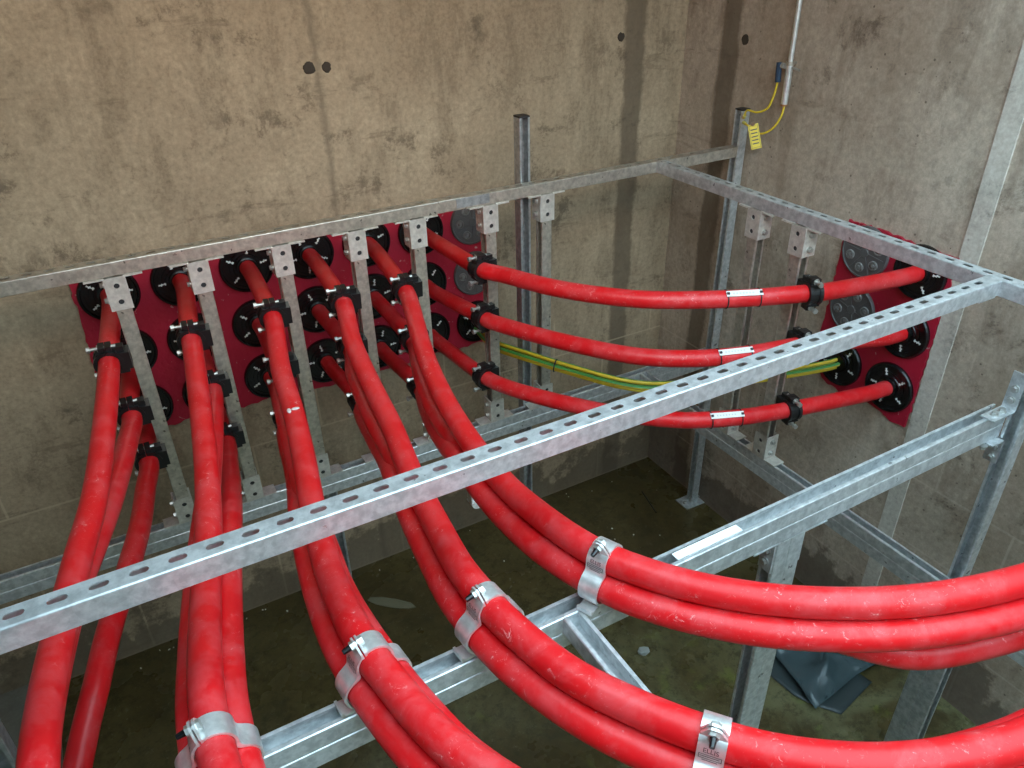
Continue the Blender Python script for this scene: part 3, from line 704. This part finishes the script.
e = empty('cable_label', frame(EB[i], t, s, u), label='small white label hanging on the green and yellow earth cables', category='label')
m = MB(); m.box(-.035, .035, -.026, -.023, -.012, .012); m.build('plate', M_white, e)
m = MB(); m.box(-.025, .02, -.0266, -.0255, -.003, .003); m.build('printed_code', M_ink, e)

# ---------------------------------------------------------------- conduit with bonding wires
e = empty('conduit', Matrix.Translation((2.525, 2.268, 0)), label='thin silver conduit running down the upper right wall', category='conduit')
m = MB(); m.tube([(0, 0, 2.335), (0, .002, 2.6), (0, .004, ZC)], .010, 14); m.build('pipe', M_alu, e)
m = MB(); m.tube([(0, -.001, 2.19), (0, 0, 2.345)], .0135, 14); sl = m.build('sleeve', M_alu, e)
m = MB(); m.cyl((0, -.001, 2.185), (0, -.001, 2.192), .0142, 14); m.build('end_bush', plain('copper_bush', (.45, .22, .10), .4, .6), sl)
m = MB(); m.cyl((0, 0, 2.338), (0, 0, 2.352), .0165, 14); m.box(.0, .03, -.006, .006, 2.339, 2.351); c = m.build('saddle_clip', M_zinc, e)
m = MB(); m.cyl((0, -.012, 2.33), (0, -.05, 2.325), .0045, 8); m.build('screw', M_bolt, c)
e2 = empty('bonding_lug', Matrix.Translation((2.512, 2.306, 2.0)), label='dark blue sleeved connector beside the conduit', category='connector')
m = MB(); m.cyl((0, 0, .272), (-.002, .004, .345), .0115, 12); m.build('blue_sleeve', M_blue, e2)
m = MB(); m.box(-.003, .003, -.03, .0, .325, .345); m.cyl((-.004, -.018, .335), (-.012, -.018, .335), .008, 6, smooth=False); m.build('lug', M_bolt, e2)
for pts, lab in (([(2.512, 2.306, 2.275), (2.508, 2.312, 2.22), (2.495, 2.325, 2.168), (2.478, 2.36, 2.150), (2.470, 2.41, 2.150), (2.480, 2.432, 2.115)], 'thin yellow bonding wire from the blue connector to the corner post'),
                 ([(2.525, 2.266, 2.188), (2.520, 2.266, 2.15), (2.500, 2.283, 2.098), (2.480, 2.325, 2.070), (2.470, 2.385, 2.090), (2.480, 2.430, 2.098)], 'thin yellow bonding wire from the conduit end to the corner post')):
    m = MB(); m.tube(catmull(pts, .01), .0042, 8); w = m.build('bonding_wire', M_yel, label=lab, category='wire')
    a, b = Vector(pts[-2]), Vector(pts[-1]); m = MB(); m.cyl(b+(a-b)*.35, b, .0075, 10); m.build('lug', plain('yellow_lug', (.55, .48, .12), .4), w)
e3 = empty('warning_tag', frame((2.47, 2.400, 2.085), Vector((.45, -.85, .2)).normalized(), Vector((.75, .55, .0)).normalized().cross(Vector((0, 0, 1))).normalized(), Z), label='yellow warning tag hanging from the bonding wires at the corner post', category='tag')
e3.matrix_basis = frame((2.46, 2.357, 2.105), *(lambda n, u: (u.cross(n), u, n))(Vector((-.70, -.66, .28)).normalized(), (lambda n: (Vector((-.10, .30, .95))-n*n.dot(Vector((-.10, .30, .95)))).normalized())(Vector((-.70, -.66, .28)).normalized())))
m = MB(); m.box(-.021, .021, -.10, 0, -.0008, .0008); tg = m.build('plate', M_tag, e3)
m = MB()
for y in (-.022, -.036, -.050, -.064, -.078): m.box(-.013, .013, y-.0022, y+.0022, .0005, .0014)
for x in (-.0175, .0165): m.box(x, x+.0012, -.095, -.005, .0005, .0014)
for y in (-.095, -.006): m.box(-.0175, .0177, y, y+.0012, .0005, .0014)
m.build('printed_lines', M_ink, tg, label='dark printed lines')
m = MB(); m.cyl((0, 0, -.012), (0, 0, .012), .008, 8); m.build('fixing_bolt', plain('brown_bolt', (.12, .07, .04), .5, .5), e3)

# ---------------------------------------------------------------- debris on the floor
def sheet(name, outline, mat, seed, amp, z0, label):
    rnd = random.Random(seed); n = 14; c = Vector((sum(p[0] for p in outline)/len(outline), sum(p[1] for p in outline)/len(outline), 0))
    ed = []
    for i in range(len(outline)):
        a, b = Vector((*outline[i], 0)), Vector((*outline[(i+1) % len(outline)], 0))
        for j in range(6): ed.append(a+(b-a)*(j/6))
    rings = 7; vs = []; q = len(ed)
    from mathutils import noise as mn; hf = lambda x, y, k: z0+amp*(.6+1.1*mn.noise(Vector((x*7, y*9, seed)))+1.1*abs(mn.noise(Vector((x*19+y*8, y*17, seed+3)))))*(.35+.65*(1-k*k))
    for k in range(1, rings+1):
        for p in ed:
            w = c+(p-c)*(k/rings); vs.append((w.x, w.y, hf(w.x, w.y, k/rings)))
    vs.append((c.x, c.y, hf(c.x, c.y, 0))); top = len(vs)
    vs += [(v[0], v[1], v[2]-.003) for v in vs]
    fs = []
    for k in range(rings-1):
        for i in range(q):
            j = (i+1) % q; f = (k*q+i, (k+1)*q+i, (k+1)*q+j, k*q+j); fs += [f, tuple(top+x for x in f[::-1])]
    for i in range(q):
        j = (i+1) % q; fs += [(top-1, i, j), (2*top-1, top+j, top+i)]; o = (rings-1)*q; fs.append((o+i, top+o+i, top+o+j, o+j))
    m = MB(); m.add(vs, fs, True); return m.build(name, mat, label=label, category='plastic sheet')
sheet('plastic_sheet', [(2.09, 1.50), (2.085, 1.43), (2.029, 1.158), (2.311, 1.186), (2.456, 1.174), (2.49, 1.24), (2.40, 1.42), (2.25, 1.52)], M_tarp, 3, .065, .016, 'crumpled dark blue-grey plastic sheet on the floor by the right wall')
sheet('plastic_sheet', [(2.0, 1.52), (2.02, 1.263), (2.05, 1.2), (2.121, 1.099), (2.36, 1.14), (2.3, 1.45)], M_tarp2, 8, .010, .004, 'flat darker sheet lying under the crumpled plastic by the right wall')
def stone(c, a, b, h, mat, label, seed, name='stone', cat='stone', rot=0):
    rnd = random.Random(seed); n = 9; vs = []
    for z, k in ((0, .95), (h*.7, 1), (h, .72)):
        for i in range(n):
            t = 2*math.pi*i/n; r = k*rnd.uniform(.85, 1.1); x, y = a*r*math.cos(t), b*r*math.sin(t)
            vs.append((c[0]+x*math.cos(rot)-y*math.sin(rot), c[1]+x*math.sin(rot)+y*math.cos(rot), z))
    fs = [tuple(range(2*n, 3*n)), tuple(range(n))[::-1]]+[(k*n+i, k*n+(i+1) % n, (k+1)*n+(i+1) % n, (k+1)*n+i) for k in (0, 1) for i in range(n)]
    m = MB(); m.add(vs, fs); return m.build(name, mat, label=label, category=cat)
stone((1.615, 1.765), .030, .020, .022, M_stone, 'pale grey stone chip alone on the wet floor', 1, rot=-.4)
stone((.736, 2.62), .125, .030, .008, M_slate, 'thin flat shard lying on the floor near the back wall', 2, name='shard', cat='shard', rot=-.745)
rnd = random.Random(11)
spots = [('beside the back wall', lambda: (rnd.uniform(-.5, 2.3), 2.93-rnd.uniform(.03, .10)), 22), ('in the far corner of the pit', lambda: (rnd.uniform(1.9, 2.5), rnd.uniform(2.3, 2.88)), 8), ('out on the open floor', lambda: (rnd.uniform(.2, 2.0), rnd.uniform(1.4, 2.6)), 12)]
for where, fn, cnt in spots:
    for k in range(cnt):
        c = fn(); o = stone(c, rnd.uniform(.003, .006), rnd.uniform(.002, .004), .003, M_chip, f'tiny white mortar chip {where}', 50+k, 'mortar_chip', 'mortar chip', rnd.uniform(0, 3)); o['group'] = f'mortar chips {where}'
m = MB(); m.cyl((2.313, 2.677, .004), (2.266, 2.49, .004), .004, 8); m.build('crack_line', M_slotdark, label='thin dark crack line on the floor in the far corner', category='crack_line')  # thin dark cylinder standing for the crack line in the floor
# rounded end of a drop strap below the back lower rail
e = empty('drop_strap', Matrix.Translation((1.150, ycen, 0)), label='pale strap with rounded foot hanging below the back lower rail', category='strap')
m = MB(); m.box(-.030, -.026, -.02, .02, .58, ZL-2*S); m.box(.026, .030, -.02, .02, .58, ZL-2*S); m.build('strap_leg', M_zinc, e)
m = MB(); n = 12; ro = [(.030*math.cos(math.pi+math.pi*k/n), .58+.030*math.sin(math.pi+math.pi*k/n)) for k in range(n+1)]
m.add([(x, y, z) for y in (-.028, .028) for x, z in ro], [tuple(range(n+1)), tuple(range(n+1, 2*n+2))[::-1]]+[(i, n+1+i, n+2+i, i+1) for i in range(n)]); m.build('rounded_foot', M_white, e)
